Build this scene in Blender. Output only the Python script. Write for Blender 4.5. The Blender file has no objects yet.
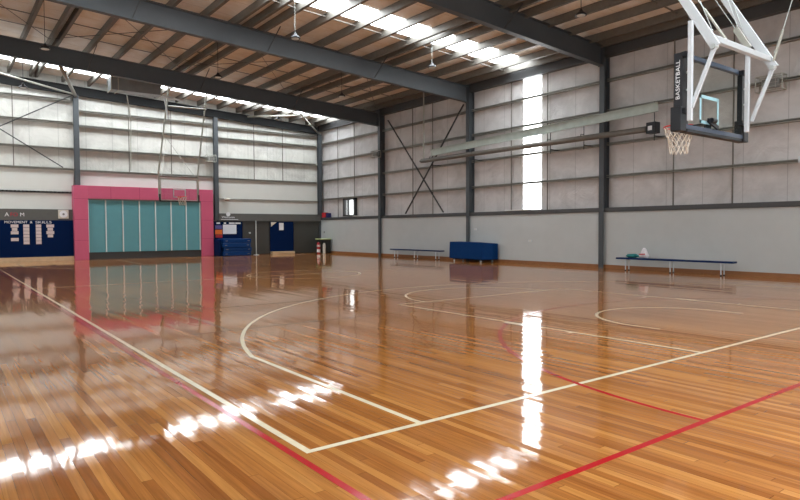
import bpy, bmesh, math, random
from mathutils import Vector, Matrix
random.seed(7)
scn = bpy.context.scene
COL = scn.collection
PI = math.pi

# ------------------------------------------------------------------ materials
def lin(c):
    return tuple((x/12.92 if x <= .04045 else ((x+.055)/1.055)**2.4) for x in c)
def srgb(r, g, b): return lin((r/255, g/255, b/255)) + (1,)

def new_mat(name):
    m = bpy.data.materials.new(name); m.use_nodes = True
    nt = m.node_tree; b = nt.nodes['Principled BSDF']
    return m, nt, b

def mat(name, col, rough=.6, metal=0., noise=.06, nscale=6., spec=.5, bump=0., bscale=30.):
    """procedural paint / metal / fabric: base colour with slight mottling and optional bump"""
    m, nt, b = new_mat(name)
    N, L = nt.nodes, nt.links
    tc = N.new('ShaderNodeTexCoord')
    nz = N.new('ShaderNodeTexNoise'); nz.inputs['Scale'].default_value = nscale; nz.inputs['Detail'].default_value = 4
    L.new(tc.outputs['Object'], nz.inputs['Vector'])
    mx = N.new('ShaderNodeMix'); mx.data_type = 'RGBA'
    c = srgb(*col)
    mx.inputs[6].default_value = tuple(max(0, v*(1-noise*2)) for v in c[:3]) + (1,)
    mx.inputs[7].default_value = tuple(min(1, v*(1+noise*2)) for v in c[:3]) + (1,)
    L.new(nz.outputs['Fac'], mx.inputs[0]); L.new(mx.outputs[2], b.inputs['Base Color'])
    b.inputs['Roughness'].default_value = rough; b.inputs['Metallic'].default_value = metal
    b.inputs['Specular IOR Level'].default_value = spec
    if bump:
        n2 = N.new('ShaderNodeTexNoise'); n2.inputs['Scale'].default_value = bscale
        L.new(tc.outputs['Object'], n2.inputs['Vector'])
        bp = N.new('ShaderNodeBump'); bp.inputs['Strength'].default_value = bump; bp.inputs['Distance'].default_value = .02
        L.new(n2.outputs['Fac'], bp.inputs['Height']); L.new(bp.outputs['Normal'], b.inputs['Normal'])
    return m

def math_node(nt, op, a=None, b=None, va=None, vb=None):
    n = nt.nodes.new('ShaderNodeMath'); n.operation = op
    if a is not None: nt.links.new(a, n.inputs[0])
    if b is not None: nt.links.new(b, n.inputs[1])
    if va is not None: n.inputs[0].default_value = va
    if vb is not None: n.inputs[1].default_value = vb
    return n.outputs[0]

def emit_mat(name, col, strength):
    m, nt, b = new_mat(name)
    b.inputs['Base Color'].default_value = (.8, .8, .8, 1)
    b.inputs['Emission Color'].default_value = col
    b.inputs['Emission Strength'].default_value = strength
    b.inputs['Roughness'].default_value = .5
    return m

def floor_mat():
    m, nt, b = new_mat('polished_hardwood_boards')
    N, L = nt.nodes, nt.links
    tc = N.new('ShaderNodeTexCoord'); sp = N.new('ShaderNodeSeparateXYZ'); L.new(tc.outputs['Object'], sp.inputs[0])
    W, LEN = .064, 2.4
    u = math_node(nt, 'DIVIDE', sp.outputs[0], vb=W)
    row = math_node(nt, 'FLOOR', u)
    fu = math_node(nt, 'FRACT', u)
    wr = N.new('ShaderNodeTexWhiteNoise'); wr.noise_dimensions = '1D'; L.new(row, wr.inputs['W'])
    v0 = math_node(nt, 'DIVIDE', sp.outputs[1], vb=LEN)
    off = math_node(nt, 'MULTIPLY', wr.outputs['Value'], vb=7.3)
    v = math_node(nt, 'ADD', v0, off)
    cell = math_node(nt, 'FLOOR', v); fv = math_node(nt, 'FRACT', v)
    cb = N.new('ShaderNodeCombineXYZ'); L.new(row, cb.inputs[0]); L.new(cell, cb.inputs[1])
    wn = N.new('ShaderNodeTexWhiteNoise'); wn.noise_dimensions = '2D'; L.new(cb.outputs[0], wn.inputs['Vector'])
    rp = N.new('ShaderNodeValToRGB'); L.new(wn.outputs['Value'], rp.inputs[0])
    cr = rp.color_ramp
    stops = [(0, (140, 84, 40)), (.15, (152, 95, 46)), (.45, (162, 104, 51)), (.7, (170, 112, 56)), (.9, (184, 126, 66)), (1, (146, 90, 46))]
    while len(cr.elements) < len(stops): cr.elements.new(.5)
    for e, (p, c) in zip(cr.elements, stops): e.position = p; e.color = srgb(*c)
    # grain, stretched along the boards, offset per board
    mp = N.new('ShaderNodeMapping'); mp.inputs['Scale'].default_value = (46, 1.6, 1)
    va = N.new('ShaderNodeVectorMath'); va.operation = 'ADD'
    sc = N.new('ShaderNodeVectorMath'); sc.operation = 'SCALE'; sc.inputs['Scale'].default_value = 9
    L.new(wn.outputs['Color'], sc.inputs[0]); L.new(tc.outputs['Object'], va.inputs[0]); L.new(sc.outputs[0], va.inputs[1])
    L.new(va.outputs[0], mp.inputs[0])
    gn = N.new('ShaderNodeTexNoise'); gn.inputs['Scale'].default_value = 1; gn.inputs['Detail'].default_value = 5; gn.inputs['Distortion'].default_value = .6
    L.new(mp.outputs[0], gn.inputs['Vector'])
    gr = N.new('ShaderNodeMapRange'); gr.inputs[1].default_value = .25; gr.inputs[2].default_value = .75; gr.inputs[3].default_value = .74; gr.inputs[4].default_value = 1.2
    L.new(gn.outputs['Fac'], gr.inputs[0])
    mul = N.new('ShaderNodeVectorMath'); mul.operation = 'SCALE'; L.new(rp.outputs[0], mul.inputs[0]); L.new(gr.outputs[0], mul.inputs['Scale'])
    # joints
    g1 = math_node(nt, 'LESS_THAN', fu, vb=.03)
    g2 = math_node(nt, 'LESS_THAN', fv, vb=.0016)
    g = math_node(nt, 'MAXIMUM', g1, g2)
    gm = N.new('ShaderNodeMix'); gm.data_type = 'RGBA'; gm.inputs[7].default_value = srgb(74, 40, 20)
    gf = math_node(nt, 'MULTIPLY', g, vb=.7)
    L.new(gf, gm.inputs[0]); L.new(mul.outputs[0], gm.inputs[6]); L.new(gm.outputs[2], b.inputs['Base Color'])
    # every board sits a hair out of level, and its varnish ripples a little
    s1 = N.new('ShaderNodeVectorMath'); s1.operation = 'SUBTRACT'; s1.inputs[1].default_value = (.5, .5, .5); L.new(wn.outputs['Color'], s1.inputs[0])
    s2 = N.new('ShaderNodeVectorMath'); s2.operation = 'MULTIPLY'; s2.inputs[1].default_value = (.02, .004, 0); L.new(s1.outputs[0], s2.inputs[0])
    ge = N.new('ShaderNodeNewGeometry')
    n3 = N.new('ShaderNodeTexNoise'); n3.inputs['Scale'].default_value = 9; n3.inputs['Detail'].default_value = 2; L.new(tc.outputs['Object'], n3.inputs['Vector'])
    bp = N.new('ShaderNodeBump'); bp.inputs['Strength'].default_value = .25; bp.inputs['Distance'].default_value = .0009; L.new(n3.outputs['Fac'], bp.inputs['Height'])
    ad = N.new('ShaderNodeVectorMath'); ad.operation = 'ADD'; L.new(bp.outputs['Normal'], ad.inputs[0]); L.new(s2.outputs[0], ad.inputs[1])
    nm = N.new('ShaderNodeVectorMath'); nm.operation = 'NORMALIZE'; L.new(ad.outputs[0], nm.inputs[0]); L.new(nm.outputs[0], b.inputs['Normal'])
    b.inputs['Roughness'].default_value = .055; b.inputs['IOR'].default_value = 1.42
    b.inputs['Specular IOR Level'].default_value = .5
    return m

def paint_line_mat(name, col):
    m, nt, b = new_mat(name)
    N, L = nt.nodes, nt.links
    tc = N.new('ShaderNodeTexCoord')
    nz = N.new('ShaderNodeTexNoise'); nz.inputs['Scale'].default_value = 14; nz.inputs['Detail'].default_value = 5; L.new(tc.outputs['Object'], nz.inputs['Vector'])
    mx = N.new('ShaderNodeMix'); mx.data_type = 'RGBA'; c = srgb(*col)
    mx.inputs[6].default_value = tuple(v*.8 for v in c[:3])+(1,); mx.inputs[7].default_value = tuple(min(1, v*1.08) for v in c[:3])+(1,)
    L.new(nz.outputs['Fac'], mx.inputs[0]); L.new(mx.outputs[2], b.inputs['Base Color'])
    b.inputs['Roughness'].default_value = .12
    return m

def insulation_mat(name, col, axis, wrinkle=.5, seam=1.2, stain=None, rib=.2):
    """foil faced blanket pressed against ribbed sheeting: wrinkles, vertical seams, faint ribs"""
    m, nt, b = new_mat(name)
    N, L = nt.nodes, nt.links
    tc = N.new('ShaderNodeTexCoord'); sp = N.new('ShaderNodeSeparateXYZ'); L.new(tc.outputs['Object'], sp.inputs[0])
    co = sp.outputs[axis]
    nz = N.new('ShaderNodeTexNoise'); nz.inputs['Scale'].default_value = .9; nz.inputs['Detail'].default_value = 6; nz.inputs['Roughness'].default_value = .6; nz.inputs['Distortion'].default_value = .8
    L.new(tc.outputs['Object'], nz.inputs['Vector'])
    rp = N.new('ShaderNodeValToRGB'); L.new(nz.outputs['Fac'], rp.inputs[0])
    c = srgb(*col); s = srgb(*(stain or tuple(int(v*.9) for v in col)))
    rp.color_ramp.elements[0].position = .32; rp.color_ramp.elements[0].color = s
    rp.color_ramp.elements[1].position = .62; rp.color_ramp.elements[1].color = c
    f = math_node(nt, 'FRACT', math_node(nt, 'DIVIDE', co, vb=seam))
    g = math_node(nt, 'LESS_THAN', f, vb=.018)
    gm = N.new('ShaderNodeMix'); gm.data_type = 'RGBA'; gm.inputs[7].default_value = tuple(v*.62 for v in s[:3])+(1,)
    L.new(math_node(nt, 'MULTIPLY', g, vb=.6), gm.inputs[0]); L.new(rp.outputs[0], gm.inputs[6]); L.new(gm.outputs[2], b.inputs['Base Color'])
    # wrinkles
    n2 = N.new('ShaderNodeTexNoise'); n2.inputs['Scale'].default_value = 1.7; n2.inputs['Detail'].default_value = 7; n2.inputs['Roughness'].default_value = .55; n2.inputs['Distortion'].default_value = 1.6
    L.new(tc.outputs['Object'], n2.inputs['Vector'])
    wv = math_node(nt, 'SINE', math_node(nt, 'MULTIPLY', co, vb=2*PI/.2))
    h = math_node(nt, 'ADD', math_node(nt, 'MULTIPLY', n2.outputs['Fac'], vb=1.0), math_node(nt, 'MULTIPLY', wv, vb=.02*rib/.2))
    bp = N.new('ShaderNodeBump'); bp.inputs['Strength'].default_value = wrinkle; bp.inputs['Distance'].default_value = .22
    L.new(h, bp.inputs['Height']); L.new(bp.outputs['Normal'], b.inputs['Normal'])
    b.inputs['Roughness'].default_value = .5; b.inputs['Specular IOR Level'].default_value = .45
    return m

M = {}
M['floor'] = floor_mat()
M['white_line'] = paint_line_mat('cream_line_paint', (226, 214, 184))
M['red_line'] = paint_line_mat('red_line_paint', (172, 30, 34))
M['blue_line'] = paint_line_mat('pale_blue_line_paint', (120, 128, 122))
M['ins_side'] = insulation_mat('wall_blanket_side', (206, 203, 202), 1, wrinkle=.25, rib=.35)
M['ins_end'] = insulation_mat('wall_blanket_end', (208, 207, 200), 0, wrinkle=.25)
M['roofing'] = insulation_mat('roof_blanket', (238, 234, 228), 1, wrinkle=.2, seam=1.25, stain=(220, 208, 190))
M['wall_paint'] = mat('grey_wall_lining', (184, 188, 187), .45, noise=.03, nscale=2)
M['panel_white'] = mat('white_wall_lining', (206, 207, 201), .5, noise=.02, nscale=1.5)
M['steel'] = mat('blue_grey_structural_paint', (70, 75, 79), .5, noise=.05)
M['steel_dark'] = mat('dark_grey_steel', (72, 73, 74), .55, noise=.06)
M['galv'] = mat('galvanised_steel', (150, 148, 140), .42, metal=.55, noise=.12, nscale=9)
M['galv_dull'] = mat('weathered_galvanised_steel', (112, 108, 101), .5, metal=.25, noise=.12, nscale=7)
M['galv_light'] = mat('pale_galvanised_beam', (176, 184, 176), .38, metal=.35, noise=.1, nscale=5)
M['band'] = mat('charcoal_band', (88, 88, 84), .6)
M['kick'] = mat('dark_kick_board', (50, 50, 48), .5)
M['raker'] = mat('near_black_steel_paint', (34, 35, 36), .7, spec=.2)
M['trim_white'] = mat('white_edge_strip', (222, 228, 226), .5, noise=.01)
M['charcoal'] = mat('charcoal_door', (62, 62, 58), .45, noise=.04)
M['navy'] = mat('navy_felt', (0, 26, 66), .85, spec=.1, noise=.05, bump=.1, bscale=200)
M['blue_vinyl'] = mat('blue_vinyl', (0, 54, 112), .5, spec=.2, noise=.05)
M['blue_cover'] = mat('blue_mat_cover', (0, 48, 98), .6, spec=.12, noise=.06, bump=.2, bscale=5)
M['pink'] = mat('pink_panel', (194, 84, 116), .42, noise=.02)
M['pink_seam'] = mat('pink_panel_joint', (150, 40, 80), .6)
M['teal'] = mat('teal_panel', (86, 146, 154), .5, noise=.04, nscale=3)
M['alu'] = mat('aluminium_trim', (196, 204, 202), .35, metal=.4)
M['white'] = mat('white_powder_coat', (202, 208, 212), .35, noise=.02)
M['tube'] = mat('pale_grey_tube', (170, 170, 160), .4, metal=.25, noise=.05)
M['black'] = mat('black_padding', (30, 33, 38), .55, noise=.08)
M['black_metal'] = mat('black_metal', (34, 36, 40), .4, metal=.3)
M['frame_sheen'] = mat('backboard_frame_sheen', (74, 88, 108), .35, metal=.4)  # bluish reflected sheen of the rail put into its base colour
M['rim'] = mat('orange_red_rim', (206, 44, 34), .35)
M['net'] = mat('net_cord', (214, 204, 190), .8)
M['paper'] = mat('paper', (226, 228, 230), .7, noise=.03)
M['paper_pink'] = mat('printed_paper', (206, 192, 190), .7, noise=.12, nscale=20)
M['orange'] = mat('orange_poster', (226, 110, 34), .6, noise=.12, nscale=8)
M['purple'] = mat('purple_poster', (86, 82, 140), .6, noise=.12, nscale=12)
M['red'] = mat('red_plastic', (178, 34, 44), .5)
M['dark_blue'] = mat('dark_blue_plastic', (30, 34, 92), .5)
M['timber'] = mat('pale_timber', (196, 172, 136), .45, noise=.1, nscale=5)
M['skirting'] = mat('varnished_skirting', (140, 94, 58), .4, noise=.1, nscale=5)
M['bench_blue'] = mat('bench_blue_plank', (0, 38, 84), .45, spec=.2)
M['lime'] = mat('pale_green_lid', (176, 190, 130), .5)
M['dark_bin'] = mat('dark_green_black_plastic', (34, 38, 34), .45)
M['teal_cloth'] = mat('teal_cloth', (28, 112, 112), .85, bump=.3)
M['bag_white'] = mat('white_plastic_bag', (222, 218, 222), .4, bump=.4, bscale=12)
M['beige'] = mat('beige_plastic', (206, 200, 188), .5)
M['grey_box'] = mat('grey_metal_box', (128, 128, 126), .45, metal=.2)
M['duct'] = mat('sheet_metal_duct', (132, 138, 140), .4, metal=.35, noise=.1, nscale=3)
M['bulb'] = mat('frosted_lens', (206, 206, 200), .3)
M['skylight'] = emit_mat('daylit_translucent_sheet', (.88, .95, 1, 1), 8.5)
M['wall_sheet'] = emit_mat('daylit_wall_sheet', (.95, .98, 1, 1), 4.5)
M['front_glow'] = emit_mat('added_front_fill', (.86, .94, 1, 1), 2.6)  # invented glow for the unseen front wall, brightens the hall
M['window_glow'] = emit_mat('daylit_window_glass', (.95, 1, 1, 1), 1.3)
gm_, nt_, b_ = new_mat('backboard_glass')
nt_.nodes.remove(b_); tr_ = nt_.nodes.new('ShaderNodeBsdfTransparent'); tr_.inputs[0].default_value = (.93, .97, .96, 1)
gl_ = nt_.nodes.new('ShaderNodeBsdfGlossy'); gl_.inputs['Roughness'].default_value = .25
ms_ = nt_.nodes.new('ShaderNodeMixShader'); ms_.inputs[0].default_value = .01; nt_.links.new(tr_.outputs[0], ms_.inputs[1]); nt_.links.new(gl_.outputs[0], ms_.inputs[2]); nt_.links.new(ms_.outputs[0], nt_.nodes['Material Output'].inputs[0])
M['glass'] = gm_
M['glass_line'] = mat('pale_blue_target_paint', (190, 226, 240), .4, noise=.01)

# ------------------------------------------------------------------ mesh helpers
def nb(): return bmesh.new()
def box(bm, x0, x1, y0, y1, z0, z1):
    v = [bm.verts.new((x, y, z)) for x in (x0, x1) for y in (y0, y1) for z in (z0, z1)]
    for f in ((0,1,3,2), (4,6,7,5), (0,4,5,1), (2,3,7,6), (0,2,6,4), (1,5,7,3)): bm.faces.new([v[i] for i in f])
    return bm
def frame_of(p0, p1, up):
    d = (p1-p0).normalized(); up = Vector(up)
    if abs(d.dot(up)) > .98: up = Vector((0, 1, 0))
    s = d.cross(up).normalized(); u = s.cross(d).normalized()
    return d, s, u
def bar(bm, p0, p1, w, h, up=(0,0,1), off=(0,0)):
    """rectangular bar, w across, h along 'up'"""
    p0, p1 = Vector(p0), Vector(p1); d, s, u = frame_of(p0, p1, up)
    vs = []
    for p in (p0, p1):
        for a, b in ((-1,-1), (1,-1), (1,1), (-1,1)): vs.append(bm.verts.new(p + s*(a*w/2+off[0]) + u*(b*h/2+off[1])))
    for f in ((3,2,1,0), (4,5,6,7), (0,1,5,4), (1,2,6,5), (2,3,7,6), (3,0,4,7)): bm.faces.new([vs[i] for i in f])
    return bm
def tube(bm, p0, p1, r, n=10, r1=None):
    p0, p1 = Vector(p0), Vector(p1); d, s, u = frame_of(p0, p1, (0,0,1)); r1 = r if r1 is None else r1
    A = [bm.verts.new(p0 + s*r*math.cos(2*PI*i/n) + u*r*math.sin(2*PI*i/n)) for i in range(n)]
    B = [bm.verts.new(p1 + s*r1*math.cos(2*PI*i/n) + u*r1*math.sin(2*PI*i/n)) for i in range(n)]
    for i in range(n): bm.faces.new((A[i], A[(i+1)%n], B[(i+1)%n], B[i]))
    bm.faces.new(A[::-1]); bm.faces.new(B)
    return bm
def lathe(bm, prof, c=(0,0,0), n=20):
    rings = []
    for r, z in prof:
        rings.append([bm.verts.new((c[0]+r*math.cos(2*PI*i/n), c[1]+r*math.sin(2*PI*i/n), c[2]+z)) for i in range(n)] if r > 1e-5 else [bm.verts.new((c[0], c[1], c[2]+z))])
    for a, b in zip(rings, rings[1:]):
        for i in range(n):
            j = (i+1) % n
            if len(a) == 1 and len(b) == 1: continue
            if len(a) == 1: bm.faces.new((a[0], b[j], b[i]))
            elif len(b) == 1: bm.faces.new((a[i], a[j], b[0]))
            else: bm.faces.new((a[i], a[j], b[j], b[i]))
    return bm
def torus(bm, c, R, r, nR=28, nr=8):
    g = []
    for i in range(nR):
        a = 2*PI*i/nR; row = []
        for j in range(nr):
            b = 2*PI*j/nr; q = R + r*math.cos(b)
            row.append(bm.verts.new((c[0]+q*math.cos(a), c[1]+q*math.sin(a), c[2]+r*math.sin(b))))
        g.append(row)
    for i in range(nR):
        for j in range(nr): bm.faces.new((g[i][j], g[(i+1)%nR][j], g[(i+1)%nR][(j+1)%nr], g[i][(j+1)%nr]))
    return bm
def ibeam(bm, p0, p1, w, h, tf=.016, tw=.012, up=(0,0,1)):
    """universal beam hanging from the line p0-p1 (its top) by depth h"""
    bar(bm, p0, p1, w, tf, up, (0, -tf/2)); bar(bm, p0, p1, w, tf, up, (0, -h+tf/2)); bar(bm, p0, p1, tw, h-2*tf, up, (0, -h/2))
    return bm
def cbeam(bm, p0, p1, depth, h, up, t=.006, lip=1):
    """C-section: web of height h, flanges of size depth towards +side"""
    bar(bm, p0, p1, t, h, up, (0, 0)); 
    for s in (-1, 1): bar(bm, p0, p1, depth, t, up, (lip*depth/2, s*(h/2-t/2)))
    for s in (-1, 1): bar(bm, p0, p1, t, .022, up, (lip*depth, s*(h/2-.011)))
    return bm
def bevel(bm, w=.006, seg=2):
    bmesh.ops.bevel(bm, geom=bm.edges[:], offset=w, segments=seg, affect='EDGES', profile=.6)
    return bm

def obj(name, bm, m, parent=None, label=None, smooth=False, origin=None):
    """one mesh object, built in world coordinates; its origin goes to its parent's, or to its own base"""
    bmesh.ops.recalc_face_normals(bm, faces=bm.faces[:])
    me = bpy.data.meshes.new(name)
    if parent is not None:
        o_ = Vector(parent['_w']) if '_w' in parent else Vector((0,0,0))
    else:
        if origin is None:
            xs = [v.co.x for v in bm.verts]; ys = [v.co.y for v in bm.verts]; zs = [v.co.z for v in bm.verts]
            o_ = Vector(((min(xs)+max(xs))/2, (min(ys)+max(ys))/2, min(zs)))
        else: o_ = Vector(origin)
    bmesh.ops.translate(bm, verts=bm.verts[:], vec=-o_)
    bm.to_mesh(me); bm.free()
    me.materials.append(m)
    if smooth:
        for p in me.polygons: p.use_smooth = True
    o = bpy.data.objects.new(name, me); COL.objects.link(o)
    o['_w'] = tuple(o_)
    if parent is not None: o.parent = parent
    else: o.location = o_
    if label: o['label'] = label
    return o
def tag(o, label, cat, group=None, kind=None):
    o['label'] = label; o['category'] = cat
    if group: o['group'] = group
    if kind: o['kind'] = kind
    return o
def thing(name, label, cat, loc, group=None):
    o = bpy.data.objects.new(name, None); COL.objects.link(o); o.location = loc; o['_w'] = tuple(loc); o.empty_display_size = .2
    return tag(o, label, cat, group)
def struct(name, bm, m, parent=None, origin=None):
    o = obj(name, bm, m, parent, origin=origin)
    if parent is None: o['kind'] = 'structure'
    return o
def clone(root, delta, label=None, group=None):
    """copy of a thing with copies of its parts and sub-parts"""
    def cp(o, par):
        c = o.copy(); COL.objects.link(c)
        if par: c.parent = par
        for ch in o.children: cp(ch, c)
        return c
    r = cp(root, None); r.location = Vector(root.location) + Vector(delta); r['_w'] = tuple(r.location)
    if label: r['label'] = label
    if group: r['group'] = group
    return r
def text(name, body, m, parent, pos, size, rot, width=None, ext=.004, spacing=1.0):
    cu = bpy.data.curves.new(name, 'FONT'); cu.body = body; cu.size = size; cu.extrude = ext; cu.space_character = spacing
    cu.align_x = 'CENTER'; cu.align_y = 'CENTER'; cu.resolution_u = 3
    t = bpy.data.objects.new(name, cu); COL.objects.link(t)
    bpy.context.view_layer.update()
    me = bpy.data.meshes.new_from_object(t.evaluated_get(bpy.context.evaluated_depsgraph_get()))
    bpy.data.objects.remove(t)
    xs = [v.co.x for v in me.vertices] or [0]
    k = (width/(max(xs)-min(xs))) if width else 1
    R = Matrix(rot) if not isinstance(rot, Matrix) else rot
    w = Vector(parent['_w']) if parent else Vector((0,0,0))
    for v in me.vertices:
        q = Vector((v.co.x*k, v.co.y, v.co.z)); v.co = R @ q + Vector(pos) - w
    me.materials.clear(); me.materials.append(m)
    o = bpy.data.objects.new(name, me); COL.objects.link(o); o['_w'] = tuple(w)
    if parent: o.parent = parent
    return o
# text facing -Y (read by someone looking +Y)
FACE_MY = Matrix(((1,0,0), (0,0,-1), (0,1,0)))
# vertical text, reading upward along +Z, facing -X
FACE_MX_UP = Matrix(((0,0,-1), (0,1,0), (1,0,0)))   # text x -> +Z, text y -> +Y, normal -> -X
def ordn(i): return ['first','second','third','fourth','fifth','sixth','seventh','eighth','ninth','tenth','eleventh','twelfth','thirteenth','fourteenth','fifteenth','sixteenth','seventeenth','eighteenth','nineteenth','twentieth'][i]

# ------------------------------------------------------------------ building dimensions
XL, XR = -.75, 19.2          # inner faces of the sheeting
YF, YB = -.8, 33.4
SL = .057
def roof_z(x): return 8.0 + (19 - x)*SL          # underside of the roof blanket
XC, Y0 = 9.37, 3.43          # court centre line and near baseline
XS = XC - 7.52
FRAMES = [6.25, 13.05, 19.9, 26.7]

# floor
struct('floor', box(nb(), XL-.2, XR+.2, YF-.2, YB+.2, -.12, 0), M['floor'], origin=(0,0,0))
floor = bpy.data.objects['floor']; floor['_w'] = (0,0,0)

# ---- court markings, painted on the floor (parts of the floor)
ZL = .0012
def strip(bm, pts, w, closed=False, z=ZL, side=0):
    """flat painted band along a polyline; side: 0 centred, else offset of centre to the left"""
    n = len(pts); L_, R_ = [], []
    for i in range(n):
        if closed: a, b = pts[(i-1)%n], pts[(i+1)%n]
        else: a, b = pts[max(i-1,0)], pts[min(i+1,n-1)]
        d = Vector((b[0]-a[0], b[1]-a[1])).normalized(); nn = Vector((-d.y, d.x)); p = Vector(pts[i]) + nn*side
        L_.append(bm.verts.new((*(p+nn*w/2), z))); R_.append(bm.verts.new((*(p-nn*w/2), z)))
    for i in range(n if closed else n-1):
        j = (i+1) % n; bm.faces.new((L_[i], R_[i], R_[j], L_[j]))
    return bm
def arcp(cx, cy, r, a0, a1, n=64): return [(cx+r*math.cos(math.radians(a0+(a1-a0)*i/n)), cy+r*math.sin(math.radians(a0+(a1-a0)*i/n))) for i in range(n+1)]
def line(name, m, *paths, w=.05, z=ZL, closed=False):
    bm = nb()
    for p in paths: strip(bm, p, w, z=z, closed=closed)
    return obj(name, bm, m, floor)
WL, RL, BL = M['white_line'], M['red_line'], M['blue_line']
e = .025
line('sideline', WL, [(XS+e, Y0+.05), (XS+e, Y0+28)])
line('sideline', WL, [(XS+15-e, Y0+.05), (XS+15-e, Y0+28)])
for far in (0, 1):
    def F(p): return p if not far else (2*XC-p[0], 2*(Y0+14)-p[1])
    def FF(ps): return [F(p) for p in ps]
    line('baseline', WL, FF([(XS, Y0+e), (XS+15, Y0+e)]), z=ZL+.0002)
    r3 = 6.725
    a = math.degrees(math.acos(6.575/r3)); 
    line('three_point_line', WL, FF([(XS+.955, Y0+.05), (XS+.955, Y0+1.575+r3*math.sin(math.radians(a)))] ), FF(arcp(XC, Y0+1.575, r3, 180-a, a, 96)), FF([(XS+15-.885, Y0+1.575+r3*math.sin(math.radians(a))), (XS+15-.885, Y0+.05)]), z=ZL+.0004)
    line('key_lane', WL, FF([(XC-2.43, Y0+.05), (XC-2.43, Y0+5.8), ]), FF([(XC+2.43, Y0+.05), (XC+2.43, Y0+5.8)]), FF([(XC-2.455, Y0+5.8-e), (XC+2.455, Y0+5.8-e)]), z=ZL+.0006)
    line('free_throw_arc', WL, FF(arcp(XC, Y0+5.8, 1.775, 0, 180, 48)), z=ZL+.0008)
    line('no_charge_arc', WL, FF([(XC+1.275, Y0+1.2)] + arcp(XC, Y0+1.575, 1.275, 0, 180, 40) + [(XC-1.275, Y0+1.2)]))
    bm = nb()
    for s in (-1, 1):
        for yy, l in ((1.75+.05, .05), (2.8, .4), (3.9, .05), (4.8, .05)):
            strip(bm, FF([(XC+s*2.5, Y0+yy-l/2), (XC+s*2.5, Y0+yy+l/2)]), .1, z=ZL+.001)
    obj('lane_mark', bm, WL, floor)
    line('netball_baseline', RL, FF([(XS-.1, Y0-1.225), (XS+15.175, Y0-1.225)]))
    line('netball_goal_circle', RL, FF(arcp(XC, Y0-1.25, 4.88, 0, 180, 72)), z=ZL+.0003)
line('halfway_line', WL, [(XS, Y0+14), (XS+15, Y0+14)], z=ZL+.0008)
line('centre_circle', WL, arcp(XC, Y0+14, 1.775, 0, 360, 60)[:-1], closed=True, z=ZL+.0006)
line('netball_sideline', RL, [(XS-.075, Y0-1.25), (XS-.075, Y0+29.25)])
line('netball_sideline', RL, [(XS+15.05, Y0-1.25), (XS+15.05, Y0+29.25)])
line('badminton_line', BL, [(2.6, 8.35), (6.4, 8.35)], [(2.6, 10.9), (6.4, 10.9)], [(3.3, 8.35), (3.3, 14)], w=.04, z=ZL+.0001)

# ------------------------------------------------------------------ shell
RAIL = 2.0
# right wall: painted lining below the rail, foil blanket above (with the translucent strip between)
SY0, SY1 = 16.03, 16.95
wr = struct('wall_right', box(nb(), XR, XR+.12, YF, YB, -.02, 8.3), M['ins_side'], origin=(XR,0,0))
struct('wall_lining', box(nb(), 18.97, XR, YF, YB, 0, RAIL), M['wall_paint'], wr)
# rear wall (the end with the pink frame)
wb = struct('wall_back', box(nb(), XL, XR, YB, YB+.12, -.02, 9.4), M['ins_end'], origin=(0,YB,0))
struct('wall_left', box(nb(), XL-.12, XL, YF, YB, -.02, 9.5), M['ins_end'], origin=(XL,0,0))
struct('wall_front', box(nb(), XL, XR, YF-.12, YF, -.02, 9.4), M['ins_end'], origin=(0,YF,0))
# roof blanket, sloping down to the right
def sloped(x0, x1, y0, y1, zoff, t):
    bm = nb(); v = []
    for x in (x0, x1):
        for y in (y0, y1):
            for z in (roof_z(x)+zoff, roof_z(x)+zoff+t): v.append(bm.verts.new((x, y, z)))
    for f in ((0,1,3,2), (4,6,7,5), (0,4,5,1), (2,3,7,6), (0,2,6,4), (1,5,7,3)): bm.faces.new([v[i] for i in f])
    return bm
struct('ceiling', sloped(XL-.12, XR+.12, YF-.12, YB+.12, 0, .12), M['roofing'], origin=(0,0,8))
# translucent sheets
for i, (a, b) in enumerate(((2.45, 3.6), (16.25, 17.4), (30.45, 31.9))):  # nearest sheet is unseen, added at the same spacing to light the hall
    w = struct('window_%d' % (i+1), sloped(XL+.05, XR-.05, a, b, -.012, .01), M['skylight'])
struct('window_4', box(nb(), XR-.012, XR-.002, SY0, SY1, 2.2, 7.95), M['wall_sheet'])
struct('window_5', box(nb(), XR-.012, XR-.002, 2.5, 3.5, 2.2, 7.95), M['wall_sheet'])  # unseen near strip, added in line with the roof sheet for light level
struct('window_6', box(nb(), XL+.002, XL+.012, 2.5, 3.5, 3.2, 8.9), M['wall_sheet'])  # this and the next left-wall strips are unseen, added to light the hall
struct('window_7', box(nb(), XL+.002, XL+.012, 15.8, 16.8, 3.2, 8.9), M['wall_sheet'])
struct('window_8', box(nb(), XL+.002, XL+.012, 29.9, 30.9, 3.2, 8.9), M['wall_sheet'])
struct('window_10', box(nb(), 1.5, 9.5, YF+.002, YF+.012, .1, 3.2), M['front_glow'])  # glowing panel added to light the hall; openings in this wall are unknown
# small real window in the corner bay of the right wall
wn = struct('window_9', box(nb(), XR-.02, XR-.006, 29.5, 30.42, 2.26, 3.12), M['window_glow'])
bm = nb()
for (a, b, c, d) in ((29.34, 29.5, 2.18, 3.24), (30.42, 30.62, 2.18, 3.24), (29.34, 30.62, 2.18, 2.26), (29.34, 30.62, 3.12, 3.24), (30.1, 30.16, 2.26, 3.12)):
    box(bm, XR-.17, XR-.002, a, b, c, d)
struct('window_frame', bm, M['steel_dark'], wn)
# skirtings
struct('baseboard_right', box(nb(), 18.945, 18.97, YF, YB-.35, 0, .13), M['skirting'])
# rail on top of the lining, right wall
bm = nb(); box(bm, 18.93, XR, YF, YB-.1, RAIL, RAIL+.012); box(bm, 18.93, 18.945, YF, YB-.1, RAIL-.0, RAIL+.15); box(bm, 18.945, XR, YF, YB-.1, RAIL+.138, RAIL+.15)
struct('trim_1', bm, M['steel_dark'])
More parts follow.
